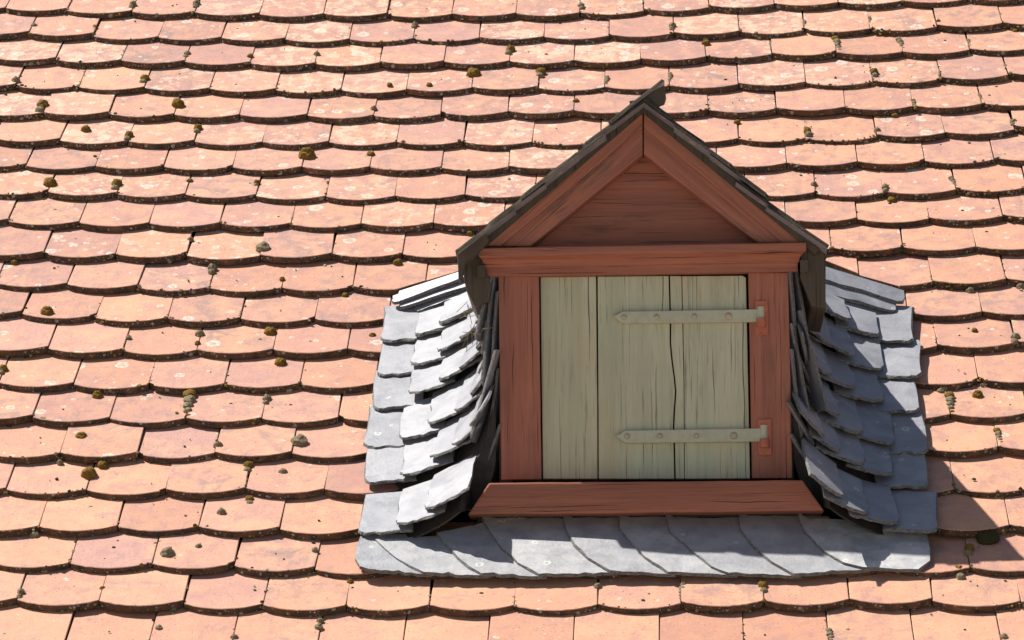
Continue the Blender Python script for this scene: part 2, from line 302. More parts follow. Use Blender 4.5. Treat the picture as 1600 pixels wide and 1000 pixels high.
JOINTS = {
 -1: [(-1.890,0.222),(-1.710,0.209),(-1.530,0.199),(-1.350,0.189),(-1.170,0.180),(-0.990,0.173),(-0.810,0.167),(-0.630,0.162),(-0.450,0.159),(-0.270,0.156),(-0.090,0.155),(0.090,0.155),(0.270,0.156),(0.450,0.159),(0.630,0.162),(0.810,0.167),(0.990,0.173),(1.170,0.180),(1.350,0.189),(1.530,0.199),(1.710,0.209),(1.890,0.222)],
 0: [(-1.806,0.075),(-1.628,0.053),(-1.443,0.038),(-1.262,0.032),(-1.078,0.005),(-0.896,0.003),(-0.717,-0.003),(-0.534,-0.005),(-0.354,-0.015),(-0.175,-0.013),(0.005,0.001),(0.188,0.015),(0.371,0.025),(0.550,0.031),(0.730,0.036),(0.910,0.041),(1.090,0.048),(1.270,0.056),(1.450,0.065),(1.630,0.075),(1.810,0.087)],
 1: [(-1.897,-0.075),(-1.717,-0.087),(-1.534,-0.106),(-1.350,-0.128),(-1.172,-0.138),(-0.992,-0.152),(-0.813,-0.158),(-0.635,-0.160),(-0.452,-0.158),(-0.272,-0.164),(-0.091,-0.158),(0.088,-0.152),(0.269,-0.146),(0.449,-0.140),(0.631,-0.142),(0.816,-0.128),(0.997,-0.118),(1.177,-0.111),(1.357,-0.102),(1.537,-0.093),(1.717,-0.082),(1.897,-0.069)],
 2: [(-1.802,-0.239),(-1.622,-0.251),(-1.438,-0.268),(-1.260,-0.282),(-1.077,-0.300),(-0.898,-0.309),(-0.719,-0.303),(-0.543,-0.309),(-0.363,-0.311),(-0.186,-0.309),(-0.004,-0.311),(0.175,-0.297),(0.355,-0.283),(0.532,-0.281),(0.713,-0.291),(0.896,-0.274),(1.076,-0.267),(1.256,-0.259),(1.436,-0.250),(1.616,-0.240),(1.796,-0.228)],
 3: [(-1.891,-0.395),(-1.711,-0.408),(-1.536,-0.425),(-1.355,-0.434),(-1.175,-0.447),(-0.994,-0.461),(-0.816,-0.462),(-0.638,-0.468),(-0.460,-0.466),(-0.281,-0.468),(-0.101,-0.473),(0.074,-0.471),(0.260,-0.469),(0.442,-0.464),(0.623,-0.462),(0.808,-0.449),(0.988,-0.428),(1.168,-0.420),(1.348,-0.412),(1.528,-0.402),(1.708,-0.391),(1.888,-0.379)],
 4: [(-1.791,-0.570),(-1.611,-0.582),(-1.433,-0.587),(-1.257,-0.596),(-1.080,-0.609),(-0.897,-0.611),(-0.718,-0.624),(-0.538,-0.614),(-0.358,-0.608),(-0.182,-0.610),(-0.002,-0.612),(0.177,-0.614),(0.358,-0.612),(0.542,-0.617),(0.722,-0.615),(0.905,-0.602),(1.085,-0.596),(1.265,-0.588),(1.445,-0.579),(1.625,-0.568),(1.805,-0.557)],
 5: [(-1.908,-0.708),(-1.728,-0.720),(-1.548,-0.732),(-1.366,-0.755),(-1.187,-0.749),(-1.005,-0.769),(-0.828,-0.767),(-0.648,-0.772),(-0.470,-0.774),(-0.289,-0.787),(-0.108,-0.785),(0.073,-0.783),(0.254,-0.781),(0.430,-0.790),(0.617,-0.777),(0.797,-0.768),(0.981,-0.737),(1.161,-0.730),(1.341,-0.721),(1.521,-0.712),(1.701,-0.701),(1.881,-0.689)],
 6: [(-1.800,-0.859),(-1.620,-0.870),(-1.435,-0.890),(-1.254,-0.895),(-1.072,-0.907),(-0.889,-0.905),(-0.711,-0.917),(-0.523,-0.923),(-0.347,-0.921),(-0.166,-0.922),(0.014,-0.924),(0.195,-0.926),(0.376,-0.927),(0.560,-0.922),(0.734,-0.920),(0.914,-0.914),(1.094,-0.908),(1.274,-0.900),(1.454,-0.890),(1.634,-0.880),(1.814,-0.868)],
 7: [(-1.903,-0.997),(-1.723,-1.010),(-1.543,-1.021),(-1.360,-1.043),(-1.181,-1.048),(-0.997,-1.060),(-0.815,-1.072),(-0.636,-1.077),(-0.455,-1.068),(-0.275,-1.072),(-0.095,-1.075),(0.085,-1.079),(0.265,-1.082),(0.445,-1.086),(0.619,-1.091),(0.805,-1.075),(0.985,-1.069),(1.165,-1.062),(1.345,-1.054),(1.525,-1.044),(1.705,-1.033),(1.885,-1.021)],
 8: [(-1.805,-1.165),(-1.625,-1.177),(-1.440,-1.192),(-1.259,-1.203),(-1.077,-1.205),(-0.894,-1.216),(-0.715,-1.221),(-0.530,-1.226),(-0.351,-1.226),(-0.172,-1.225),(0.007,-1.225),(0.186,-1.225),(0.365,-1.225),(0.545,-1.224),(0.727,-1.232),(0.913,-1.221),(1.093,-1.214),(1.273,-1.206),(1.453,-1.197),(1.633,-1.186),(1.813,-1.175)],
 9: [(-1.870,-1.327),(-1.690,-1.339),(-1.510,-1.350),(-1.327,-1.365),(-1.146,-1.363),(-0.960,-1.384),(-0.778,-1.372),(-0.601,-1.377),(-0.422,-1.377),(-0.243,-1.377),(-0.064,-1.377),(0.116,-1.378),(0.295,-1.378),(0.474,-1.378),(0.652,-1.376),(0.834,-1.384),(1.014,-1.378),(1.194,-1.370),(1.374,-1.362),(1.554,-1.352),(1.734,-1.341),(1.914,-1.329)],
 10: [(-1.791,-1.483),(-1.611,-1.495),(-1.431,-1.505),(-1.253,-1.528),(-1.073,-1.533),(-0.892,-1.544),(-0.715,-1.538),(-0.536,-1.540),(-0.357,-1.542),(-0.179,-1.544),(0.000,-1.546),(0.179,-1.548),(0.357,-1.550),(0.536,-1.552),(0.715,-1.554),(0.896,-1.540),(1.076,-1.533),(1.256,-1.526),(1.436,-1.516),(1.616,-1.506),(1.796,-1.495)],
 11: [(-1.885,-1.619),(-1.705,-1.631),(-1.525,-1.642),(-1.340,-1.678),(-1.161,-1.685),(-0.982,-1.686),(-0.799,-1.697),(-0.618,-1.697),(-0.438,-1.698),(-0.257,-1.698),(-0.076,-1.699),(0.104,-1.699),(0.285,-1.700),(0.465,-1.700),(0.646,-1.701),(0.826,-1.701),(1.006,-1.695),(1.186,-1.687),(1.366,-1.679),(1.546,-1.669),(1.726,-1.658),(1.906,-1.646)],
 12: [(-1.797,-1.801),(-1.617,-1.813),(-1.437,-1.823),(-1.254,-1.836),(-1.074,-1.837),(-0.889,-1.841),(-0.709,-1.842),(-0.532,-1.844),(-0.355,-1.847),(-0.178,-1.849),(-0.001,-1.851),(0.177,-1.853),(0.354,-1.855),(0.531,-1.857),(0.708,-1.859),(0.895,-1.843),(1.075,-1.836),(1.255,-1.828),(1.435,-1.819),(1.615,-1.809),(1.795,-1.797)],
 13: [(-1.895,-1.956),(-1.715,-1.968),(-1.535,-1.979),(-1.355,-1.989),(-1.174,-1.999),(-0.992,-2.000),(-0.812,-2.003),(-0.633,-2.005),(-0.455,-2.007),(-0.276,-2.008),(-0.098,-2.010),(0.081,-2.011),(0.259,-2.013),(0.437,-2.015),(0.616,-2.016),(0.794,-2.018),(0.974,-2.012),(1.154,-2.005),(1.334,-1.996),(1.514,-1.987),(1.694,-1.976),(1.874,-1.964)],
 14: [(-1.793,-2.116),(-1.613,-2.128),(-1.433,-2.138),(-1.250,-2.148),(-1.069,-2.151),(-0.890,-2.161),(-0.710,-2.153),(-0.532,-2.156),(-0.353,-2.158),(-0.175,-2.161),(0.004,-2.164),(0.182,-2.166),(0.361,-2.169),(0.539,-2.171),(0.718,-2.174),(0.898,-2.169),(1.078,-2.162),(1.258,-2.154),(1.438,-2.145),(1.618,-2.135),(1.798,-2.123)],
 15: [(-1.887,-2.271),(-1.707,-2.283),(-1.527,-2.294),(-1.347,-2.303),(-1.166,-2.307),(-0.987,-2.302),(-0.808,-2.311),(-0.627,-2.312),(-0.446,-2.312),(-0.266,-2.313),(-0.085,-2.313),(0.095,-2.314),(0.276,-2.314),(0.457,-2.315),(0.637,-2.315),(0.818,-2.316),(0.998,-2.309),(1.178,-2.302),(1.358,-2.294),(1.538,-2.284),(1.718,-2.273),(1.898,-2.261)],
 16: [(-1.812,-2.430),(-1.632,-2.442),(-1.452,-2.452),(-1.267,-2.455),(-1.084,-2.464),(-0.902,-2.454),(-0.721,-2.471),(-0.543,-2.473),(-0.364,-2.476),(-0.186,-2.478),(-0.008,-2.480),(0.171,-2.483),(0.349,-2.485),(0.527,-2.487),(0.706,-2.490),(0.885,-2.484),(1.065,-2.478),(1.245,-2.470),(1.425,-2.461),(1.605,-2.451),(1.785,-2.439)],
 17: [(-1.895,-2.580),(-1.715,-2.592),(-1.535,-2.603),(-1.355,-2.613),(-1.178,-2.608),(-0.994,-2.612),(-0.811,-2.628),(-0.630,-2.630),(-0.449,-2.632),(-0.268,-2.634),(-0.087,-2.636),(0.094,-2.638),(0.274,-2.640),(0.455,-2.642),(0.636,-2.644),(0.817,-2.646),(0.997,-2.640),(1.177,-2.633),(1.357,-2.624),(1.537,-2.615),(1.717,-2.604),(1.897,-2.592)],
 18: [(-1.807,-2.728),(-1.627,-2.740),(-1.447,-2.750),(-1.267,-2.759),(-1.083,-2.762),(-0.900,-2.768),(-0.720,-2.786),(-0.540,-2.789),(-0.360,-2.791),(-0.180,-2.794),(-0.000,-2.797),(0.179,-2.799),(0.359,-2.802),(0.539,-2.805),(0.719,-2.808),(0.899,-2.802),(1.079,-2.795),(1.259,-2.788),(1.439,-2.778),(1.619,-2.768),(1.799,-2.757)],
 19: [(-1.905,-2.865),(-1.725,-2.877),(-1.545,-2.888),(-1.365,-2.898),(-1.184,-2.911),(-0.998,-2.914),(-0.823,-2.924),(-0.641,-2.939),(-0.460,-2.929),(-0.275,-2.945),(-0.094,-2.935),(0.086,-2.936),(0.266,-2.934),(0.450,-2.927),(0.629,-2.930),(0.818,-2.945),(0.998,-2.939),(1.178,-2.931),(1.358,-2.923),(1.538,-2.913),(1.718,-2.902),(1.898,-2.890)],
 20: [(-1.780,-3.041),(-1.600,-3.052),(-1.420,-3.062),(-1.240,-3.071),(-1.058,-3.079),(-0.878,-3.086),(-0.693,-3.091),(-0.510,-3.095),(-0.328,-3.098),(-0.145,-3.100),(0.039,-3.100),(0.219,-3.099),(0.400,-3.097),(0.581,-3.094),(0.765,-3.089),(0.945,-3.083),(1.125,-3.076),(1.305,-3.068),(1.485,-3.059),(1.665,-3.048),(1.845,-3.036)],
 21: [(-1.890,-3.188),(-1.710,-3.201),(-1.530,-3.211),(-1.350,-3.221),(-1.170,-3.230),(-0.990,-3.237),(-0.810,-3.243),(-0.630,-3.248),(-0.450,-3.251),(-0.270,-3.254),(-0.090,-3.255),(0.090,-3.255),(0.270,-3.254),(0.450,-3.251),(0.630,-3.248),(0.810,-3.243),(0.990,-3.237),(1.170,-3.230),(1.350,-3.221),(1.530,-3.211),(1.710,-3.201),(1.890,-3.188)],
 22: [(-1.800,-3.349),(-1.620,-3.361),(-1.440,-3.371),(-1.260,-3.380),(-1.080,-3.388),(-0.900,-3.395),(-0.720,-3.400),(-0.540,-3.405),(-0.360,-3.408),(-0.180,-3.409),(0.000,-3.410),(0.180,-3.409),(0.360,-3.408),(0.540,-3.405),(0.720,-3.400),(0.900,-3.395),(1.080,-3.388),(1.260,-3.380),(1.440,-3.371),(1.620,-3.361),(1.800,-3.349)],
}

# ------------------------------------------------------------------ ground and house below the roof
bm = bmesh.new(); bmesh.ops.create_grid(bm, x_segments=1, y_segments=1, size=600)
g = link('ground', to_mesh(bm, 'ground'), None, (M_GROUND,), kind='structure'); g.location = (0, 0, -7.2)
eave = R(0, -4.35, -.06)
bm = bmesh.new(); bmesh.ops.create_cube(bm, size=1, matrix=Matrix.Translation((0, eave.y+.35+4, (eave.z-7.2)/2)) @ Matrix.Diagonal((8, 8, -(eave.z*-1-7.2) if False else abs(-7.2-eave.z)-.02, 1)))
hw = link('house_wall', to_mesh(bm, 'house_wall'), None, (M_RENDER,), kind='structure')

# ------------------------------------------------------------------ tiled roof
roof = thing('tiled_roof', 'weathered terracotta plain tile roof with scalloped courses around the slated dormer', 'roof')
bm = bmesh.new()
q = [R(-2.6, -4.4, -.055), R(2.6, -4.4, -.055), R(2.6, 1.2, -.055), R(-2.6, 1.2, -.055)]
q2 = [p - RN*.03 for p in q]
a = [bm.verts.new(p) for p in q]; b = [bm.verts.new(p) for p in q2]
bm.faces.new(a); bm.faces.new(b[::-1])
for i in range(4): bm.faces.new((a[i], b[i], b[(i+1) % 4], a[(i+1) % 4]))
link('roof_deck', to_mesh(bm, 'roof_deck'), roof, (M_FELT,))

E_ROW = .155; T_THK = .0168; T_LEN = .225; TILT = math.atan2(.0182, E_ROW); ARC = .0250
def clip_poly(poly, p, nrm):
    """keep the side of the line through p that nrm points to"""
    out = []
    for i in range(len(poly)):
        A, B = poly[i], poly[(i+1) % len(poly)]
        da = (A[0]-p[0])*nrm[0] + (A[1]-p[1])*nrm[1]; db = (B[0]-p[0])*nrm[0] + (B[1]-p[1])*nrm[1]
        if da >= 0: out.append(A)
        if da*db < 0:
            f = da/(da-db); out.append((A[0]+(B[0]-A[0])*f, A[1]+(B[1]-A[1])*f))
    return out
def tile_outline(rnd, w=.1784, chip=None):
    pts = []; n = 14
    Rr = ((w/2)**2 + ARC**2)/(2*ARC)
    for i in range(n+1):
        x = -w/2 + w*i/n
        y = -(math.sqrt(Rr*Rr - x*x) - (Rr-ARC))
        pts.append((x + rnd.uniform(-.0006, .0006), y + rnd.uniform(-.0009, .0009)))
    if chip is not None:
        if chip == 0: pts[0] = (pts[0][0]+.011, pts[0][1]); pts.insert(0, (-w/2, .012))
        else: pts[-1] = (pts[-1][0]-.012, pts[-1][1]); pts.append((w/2, .010))
    pts += [(w/2, .06 + rnd.uniform(-.003, .003)), (w/2-.001, T_LEN), (-w/2+.001, T_LEN), (-w/2, .06)]
    return pts
def tile_mesh(outline, name='tile'):
    bm = bmesh.new(); n = len(outline)
    cx = sum(p[0] for p in outline)/n; cy = sum(p[1] for p in outline)/n
    def inset(p, d):
        dx, dy = p[0]-cx, p[1]-cy; L = math.hypot(dx, dy) or 1; return (p[0]-dx/L*d, p[1]-dy/L*d)
    t0 = [bm.verts.new((*inset(p, .0016), 0)) for p in outline]
    t1 = [bm.verts.new((*p, -.0014)) for p in outline]
    t2 = [bm.verts.new((*inset(p, .0006), -T_THK)) for p in outline]
    bm.faces.new(t0); bm.faces.new(t2[::-1])
    for i in range(n):
        j = (i+1) % n
        bm.faces.new((t0[i], t1[i], t1[j], t0[j])).material_index = 0
        bm.faces.new((t1[i], t2[i], t2[j], t1[j])).material_index = 1
    return to_mesh(bm, name)
rt = random.Random(3)
VARS = [tile_mesh(tile_outline(rt, chip=[None, None, None, None, None, None, 0, 1][i])) for i in range(8)]
for me in VARS: me.materials.append(M_TILE); me.materials.append(M_EDGE)

def tile_matrix(a, b, dn=0.0, dt=0.0):
    (u0, v0), (u1, v1) = a, b
    mid = R((u0+u1)/2, (v0+v1)/2, dn)
    ex = Rdir(u1-u0, (v1-v0)*.3, 0); w = ex.length
    ct, st = math.cos(TILT+dt), math.sin(TILT+dt)
    ey = Rdir(0, ct, -st)
    return frame_matrix(mid, ex, ey) @ Matrix.Diagonal((w/.18, 1, 1, 1))
def px_of(P):
    d = P - CAM; z = d.dot(CF); return 800 + F_PX*d.dot(CX)/z, 500 - F_PX*d.dot(CU)/z
def set_tile_look(o, n, u, rnd):
    o['seed'] = rnd.random()
    up = max(0.0, 1 - n/17.0)
    o['tone'] = min(1, max(0, rnd.gauss(.34 + .026*n + .12*(u > .3), .32)))
    o['lichen'] = max(.0, min(1, up*rnd.choice((.25, .45, .7, .9, 1.15))*(1.05 if u < .4 else .7) + rnd.gauss(.06, .10)))
    o['soot'] = max(0, min(1, rnd.gauss(.60 - .020*n, .30)))
    o['deep'] = max(0, min(1, rnd.gauss(.12, .36)))
def hidden(u, v):
    """places inside the dormer, under its walls"""
    if -2.60 < v < -1.60 and -.47 < u < .48: return True
    if v >= -1.60 and abs(u) < .42*(1 - (v+1.60)/.62) - .10 and v < -1.0: return True
    return False
# tiles cut to the slate valley: (row, from u to u) -> cutting lines in the roof frame
cutL = [uv(613, 456), uv(722, 414)]
cutR = [uv(1285, 396), uv(1340, 424), uv(1416, 452)]
margin = bmesh.new(); n_tile = 0
rows = dict(JOINTS)
for n in range(-4, 28):
    if n not in rows:
        h = 0 if n % 2 == 0 else .09
        rows[n] = [(-1.8+h+.18*i, -n*E_ROW + .0187*(-1.8+h+.18*i)**2) for i in range(21)]
for n in sorted(rows):
    js = rows[n] = list(rows[n])
    while js[0][0] > -2.15: js.insert(0, (js[0][0]-.18, js[0][1]+.0187*.18*(.18-2*js[0][0])))
    while js[-1][0] < 2.15: js.append((js[-1][0]+.18, js[-1][1]+.0187*.18*(.18+2*js[-1][0])))
    for a, b in zip(js[:-1], js[1:]):
        u = (a[0]+b[0])/2; v = (a[1]+b[1])/2 + .07
        if hidden(u, v): continue
        rnd = random.Random(n*1000 + int(u*400))
        dn = rnd.gauss(0, .0016); dt = rnd.gauss(0, .008); a = (a[0], a[1] + rnd.gauss(0, .0011)); b = (b[0], b[1] + rnd.gauss(0, .0011))
        M = tile_matrix(a, b, dn, dt)
        x0, y0 = px_of(M @ Vector((-.09, -.02, 0))); x1, y1 = px_of(M @ Vector((.09, .155, 0)))
        inframe = x1 > -2 and x0 < 1602 and y0 > 1 and y1 < 1000
        var = rnd.choice(VARS[:6]) if rnd.random() > .10 else rnd.choice(VARS[6:])
        me = var
        # cut ones beside the slate valleys
        cut = None
        if n == 10 and -.66 < u < -.30: cut = (cutL[0], cutL[1])
        elif n == 10 and .40 < u < .70: cut = (cutR[1], cutR[2]) if u > .5 else (cutR[0], cutR[1])
        if cut:
            inv = M.inverted()
            p, q_ = inv @ R(*cut[0]), inv @ R(*cut[1])
            d = (q_.x-p.x, q_.y-p.y); nrm = (-d[1], d[0])
            out = clip_poly(tile_outline(rnd), (p.x, p.y), nrm)
            if len(out) < 3: continue
            me = tile_mesh(out); me.materials.append(M_TILE); me.materials.append(M_EDGE)
        if inframe:
            o = link('tile', me, roof); o.matrix_local = M; set_tile_look(o, n, u, rnd); n_tile += 1
        else:
            t = me.copy(); t.transform(M); margin.from_mesh(t); bpy.data.meshes.remove(t)
print('tiles in view', n_tile)
mm = link('tile_margin', to_mesh(margin, 'tile_margin'), roof, (M_TILE, M_EDGE), kind='stuff'); mm['seed'] = .4; mm['tone'] = .5; mm['lichen'] = .3; mm['soot'] = .4; mm['deep'] = .2

# ------------------------------------------------------------------ dormer: timber front
dormer = thing('dormer', 'small gabled roof dormer with red timber front, sage shutter and slate sides', 'dormer')
PA = dormer
YF = 0.0
# posts
pl = front('post', wavy([(779, 428), (842, 428), (846, 749), (783, 749)], .4, 40), YF, YF+.09, M_RED_V, PA)
pr = front('post', wavy([(1169, 426), (1231.5, 426), (1238, 747), (1175, 747)], .4, 40), YF, YF+.09, M_RED_V, PA)
# sill, its ends cut to the slate sweep
front('sill', wavy([(731, 804), (764, 754.5), (1254, 750), (1288, 798)], .5, 40), YF-.068, YF+.10, M_RED_H, PA, .004)
front('sill_bed', [(742, 822), (752, 804), (1280, 800), (1292, 820)], YF+.0, YF+.1, M_FELT, PA, .0)
# lintel with a moulded head: head, two steps and the beam below
def lintel_profile():
    # (depth, height) profile from the beam bottom to its head
    zb = fac(1000, 429).z; zt = fac(1000, 382, -.05).z; h = zt-zb
    prof = [(0.02, 0), (-.012, .0), (-.014, h*.30), (-.020, h*.33), (-.022, h*.46), (-.030, h*.56), (-.040, h*.62), (-.050, h*.66), (-.052, h*.95), (-.049, h), (.02, h)]
    xa = [(fac(760, 415).x, fac(1246, 410).x), (fac(748, 395, -.05).x, fac(1259.5, 390, -.05).x)]
    bm = bmesh.new(); ringL = []; nseg = 26; rings = []
    for i in range(nseg+1):
        f = i/nseg; ring = []
        for (d, z) in prof:
            k = min(1, max(0, (-d-.014)/.036)); k = max(0, k)
            x0 = xa[0][0]*(1-k) + xa[1][0]*k; x1 = xa[0][1]*(1-k) + xa[1][1]*k
            lean = .003*(f-.5)*2
            w = noise.noise(Vector((f*9, z*30, 3)))*.0016
            ring.append(bm.verts.new((x0 + (x1-x0)*f, d + (w if d < 0 else 0), zb + z + w*.6 - .0005 + .003*(f-.5))))
        rings.append(ring)
    for r0, r1 in zip(rings[:-1], rings[1:]):
        for j in range(len(prof)):
            k = (j+1) % len(prof); bm.faces.new((r0[j], r0[k], r1[k], r1[j]))
    bm.faces.new(rings[0][::-1]); bm.faces.new(rings[-1])
    return to_mesh(bm, 'lintel')
li = link('lintel', lintel_profile(), PA, (M_RED_H,)); li['seed'] = .62
# rake boards with a proud outer moulding
for side, mat in ((-1, M_RED_L), (1, M_RED_R)):
    if side < 0:
        inner = [(1004.2, 164), (1004.2, 241), (829, 384.5), (750, 384.5)]
        outer = [(1004.2, 158), (1004.2, 199), (782, 384.5), (745, 384.5)]
    else:
        inner = [(1005.8, 166), (1005.8, 241), (1184, 378.5), (1257, 378.5)]
        outer = [(1005.8, 158), (1005.8, 199), (1222, 378.5), (1263, 378.5)]
    rb = front('rake_board', wavy(inner, .4, 40), YF-.026, YF+.05, mat, PA, .003)
    rm_ = front('rake_moulding', wavy(outer, .4, 40), YF-.036, YF-.0265, mat, rb, .004)
# gable panel, set back
tri = [(1006, 236), (1186, 383), (826, 388)]
front('gable_panel', wavy(tri, .3, 40), YF+.022, YF+.04, M_PANEL, PA, .0015)
# dark space behind the shutter
front('shutter_backing', [(835, 425), (1176, 423), (1181, 755), (840, 757)], YF+.06, YF+.075, M_FELT, PA, 0)

# shutter: planks, iron straps with bolts and knuckles
sh = link('shutter', None, PA)
P12a = [(931.3, 432), (932, 520), (933.2, 620), (933.6, 748)]
P12b = [(933.8, 432), (934.4, 520), (935.0, 620), (935.6, 748)]
wob = [(1045.5, 431), (1046.5, 470), (1047.5, 505), (1047.2, 535), (1049.5, 560), (1053.5, 590), (1055.6, 612), (1053.6, 640), (1052.2, 668), (1053.5, 700), (1054.5, 748)]
P23a = [(x-.9, y) for x, y in wob]; P23b = [(x+1.3, y) for x, y in wob]
P34a = [(1064.6, 431), (1066.2, 520), (1068.2, 600), (1068.6, 640)]
def plank(pts, y0):
    o = front('plank', pts, y0, y0+.024, M_GREEN, sh, .0016); return o
plank([(844.5, 433)] + P12a + [(848.5, 748)], YF+.0105)
plank([P12b[0]] + P23a + P12b[::-1][:-1] , YF+.0085)
plank([P23b[0]] + [(1064.8, 431.2), (1066.6, 520), (1068.4, 600), (1069.2, 748)] + P23b[1:][::-1], YF+.0100)
plank([(1065.9, 431.4), (1160, 430.6), (1165.5, 433.5), (1172, 747.5), (1070.2, 748), (1069.4, 600), (1067.6, 520)], YF+.0092)
def strap(tip, ybot, ytop, xend, bolts, kn, yy):
    y0 = YF-.001
    pts = [tip, (tip[0]+15, ytop+1), (xend, ytop-2.5), (xend, ybot-2.5), (tip[0]+15, ybot)]
    bm = prism_bm(fxz(pts, y0), y0-.0035, YF+.008, .0012)
    # knuckle: the strap end rolled round the pin
    c0 = fac((kn[0]+kn[2])/2, kn[3], y0); c1 = fac((kn[0]+kn[2])/2, kn[1], y0); rr = (fac(kn[2], 500).x - fac(kn[0], 500).x)/2
    L = c1.z-c0.z
    bmesh.ops.create_cone(bm, cap_ends=True, segments=20, radius1=rr, radius2=rr, depth=L, matrix=Matrix.Translation((c0.x, y0-.001, (c0.z+c1.z)/2)))
    s = link('strap_hinge', to_mesh(bm, 'strap_hinge'), sh, (M_STRAP, M_BOLT)); s['seed'] = random.random()
    for i, (bx, by) in enumerate(bolts):
        bm = bmesh.new()
        p = fac(bx, by, y0-.0035); r = .0068 if i == 3 else .0052
        bmesh.ops.create_cone(bm, cap_ends=True, segments=16, radius1=r*1.25, radius2=r*1.05, depth=.0016, matrix=Matrix.Translation((p.x, y0-.0042, p.z)) @ Matrix.Rotation(rad(90), 4, 'X'))
        top = [f for f in bm.faces if f.normal.y < -.9]
        for f in top:
            ret = bmesh.ops.extrude_discrete_faces(bm, faces=[f])
            for nf in ret['faces']:
                c = nf.calc_center_median()
                for v in nf.verts: v.co = c + (v.co-c)*.55 + Vector((0, -.0022, 0))
        link('bolt', to_mesh(bm, 'bolt', True), sh, (M_BOLT,))
strap((958, 495), 505.5, 486, 1186, [(975, 495.5), (1026, 495), (1085, 494), (1138.5, 494)], (1183, 479.5, 1194.5, 500), 0)
strap((962, 682), 692.5, 672, 1190, [(980, 681.5), (1031, 681), (1088, 681), (1146.5, 680.5)], (1188, 664.5, 1199.5, 688), 0)
for (xa, ya, xb, yb, kx, ky0, ky1), par in (((1179.5, 470, 1199.5, 523.5, 1189, 498, 512), pr), ((1184, 655, 1205, 711, 1194.5, 686, 700), pr)):
    bm = prism_bm(fxz([(xa, ya+1), (xb, ya), (xb+.7, yb), (xa+.7, yb+1)], 0), YF-.004, YF+.002, .001)
    p0 = fac(kx, ky1); p1 = fac(kx, ky0)
    bmesh.ops.create_cone(bm, cap_ends=True, segments=16, radius1=.0105, radius2=.0105, depth=p1.z-p0.z, matrix=Matrix.Translation((p0.x+.0005, YF-.006, (p0.z+p1.z)/2)))
    for dx, dz in ((-.007, .030), (.007, .030), (0, -.030)):
        bmesh.ops.create_uvsphere(bm, u_segments=8, v_segments=5, radius=.0035, matrix=Matrix.Translation((p0.x+dx, YF-.004, (p0.z+p1.z)/2+dz+.004)) @ Matrix.Diagonal((1, .4, 1, 1)))
    link('hinge_pintle', to_mesh(bm, 'hinge_pintle'), par, (M_PLATE,))

# ------------------------------------------------------------------ dormer roof
APX = fac(1005, 158, -.03)
def slope_frame(side):
    ez = fac(719 if side < 0 else 1289, 401 if side < 0 else 392, -.03)
    e = Vector((ez.x, 0, ez.z)); a_ = Vector((APX.x, 0, APX.z))
    up = (a_-e); L = up.length; up.normalize()
    nrm = Vector((-up.z, 0, up.x)) if side > 0 else Vector((-up.z, 0, up.x))
    if nrm.z < 0: nrm = -nrm
    return e, up, nrm, L
def slate_mesh(w, h, rc, rnd, side, thk=.0065, rag=.0012, edge=None):
    """a split slate: x from its free side, y up; free lower corner rounded by rc; lower arris chipped back"""
    pts = []; n = 7
    # go round: start top free side, down to rounded corner, along the bottom, up the covered side
    for i in range(4): pts.append((rnd.uniform(-rag, rag), h - (h-rc)*i/4, 1))
    for i in range(n+1):
        a_ = math.pi/2*i/n; pts.append((rc - rc*math.cos(a_) + rnd.uniform(-rag, rag)*.7, rc*.8 - rc*.8*math.sin(a_) + rnd.uniform(-rag, rag)*.7, 1))
    sl = rnd.uniform(-.03, .06)
    for i in range(1, 8): pts.append((rc + (w-rc)*i/7, sl*(w-rc)*i/7*.3 + rnd.uniform(-rag, rag)*1.3, 1))
    for i in range(1, 4): pts.append((w + rnd.uniform(-rag, rag), h*i/3, 0))
    bm = bmesh.new(); top = []; mid = []; bot = []
    for (x, y, fr) in pts:
        d = rnd.uniform(.0015, .0065) if fr else .001
        fx, fy = (0, 0)
        if fr:
            ddx, ddy = (w*.55 - x), (h*.6 - y); L = math.hypot(ddx, ddy); fx, fy = ddx/L*d, ddy/L*d
        top.append((x+fx, y+fy, 0)); mid.append((x+fx*.35, y+fy*.35, -thk*rnd.uniform(.35, .7))); bot.append((x, y, -thk))
    s = 1 if side < 0 else -1
    T = [bm.verts.new((s*x, y, z)) for x, y, z in top]; Mv = [bm.verts.new((s*x, y, z)) for x, y, z in mid]; B_ = [bm.verts.new((s*x, y, z)) for x, y, z in bot]
    k = len(pts)
    bm.faces.new(T); bm.faces.new(B_[::-1])
    for i in range(k):
        j = (i+1) % k
        bm.faces.new((T[i], Mv[i], Mv[j], T[j])).material_index = 1
        bm.faces.new((Mv[i], B_[i], B_[j], Mv[j])).material_index = 1
    me = to_mesh(bm, 'slate'); me.materials.append(M_SLATE); me.materials.append(edge or M_SEDGE)
    return me
rs = random.Random(11)
def place_slate(me, o_, ex, ey, parent, label=None):
    s = link('slate', me, parent); s.matrix_local = frame_matrix(o_, ex, ey); s['seed'] = rs.random(); s['pale'] = rs.uniform(0, .15)
    if label: s['label'] = label
    return s
SV = {sd_: [slate_mesh(.135, .165, .02, rs, sd_, .0075, .0025, M_BROWN_EDGE) for _ in range(5)] for sd_ in (-1, 1)}
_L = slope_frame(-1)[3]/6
SHORT_L = slate_mesh(.135, _L+.068, .012, rs, 1, .0075, .0025, M_BROWN_EDGE); SHORT_M = slate_mesh(.135, _L+.03, .012, rs, 1, .0075, .0025, M_BROWN_EDGE); SHORT_R = slate_mesh(.135, _L-.012, .012, rs, -1, .0075, .0025, M_BROWN_EDGE)
SQ = {k: slate_mesh(.135, .165, .006, rs, -k, .0085, .0025, M_BROWN_EDGE) for k in (-1, 1)}
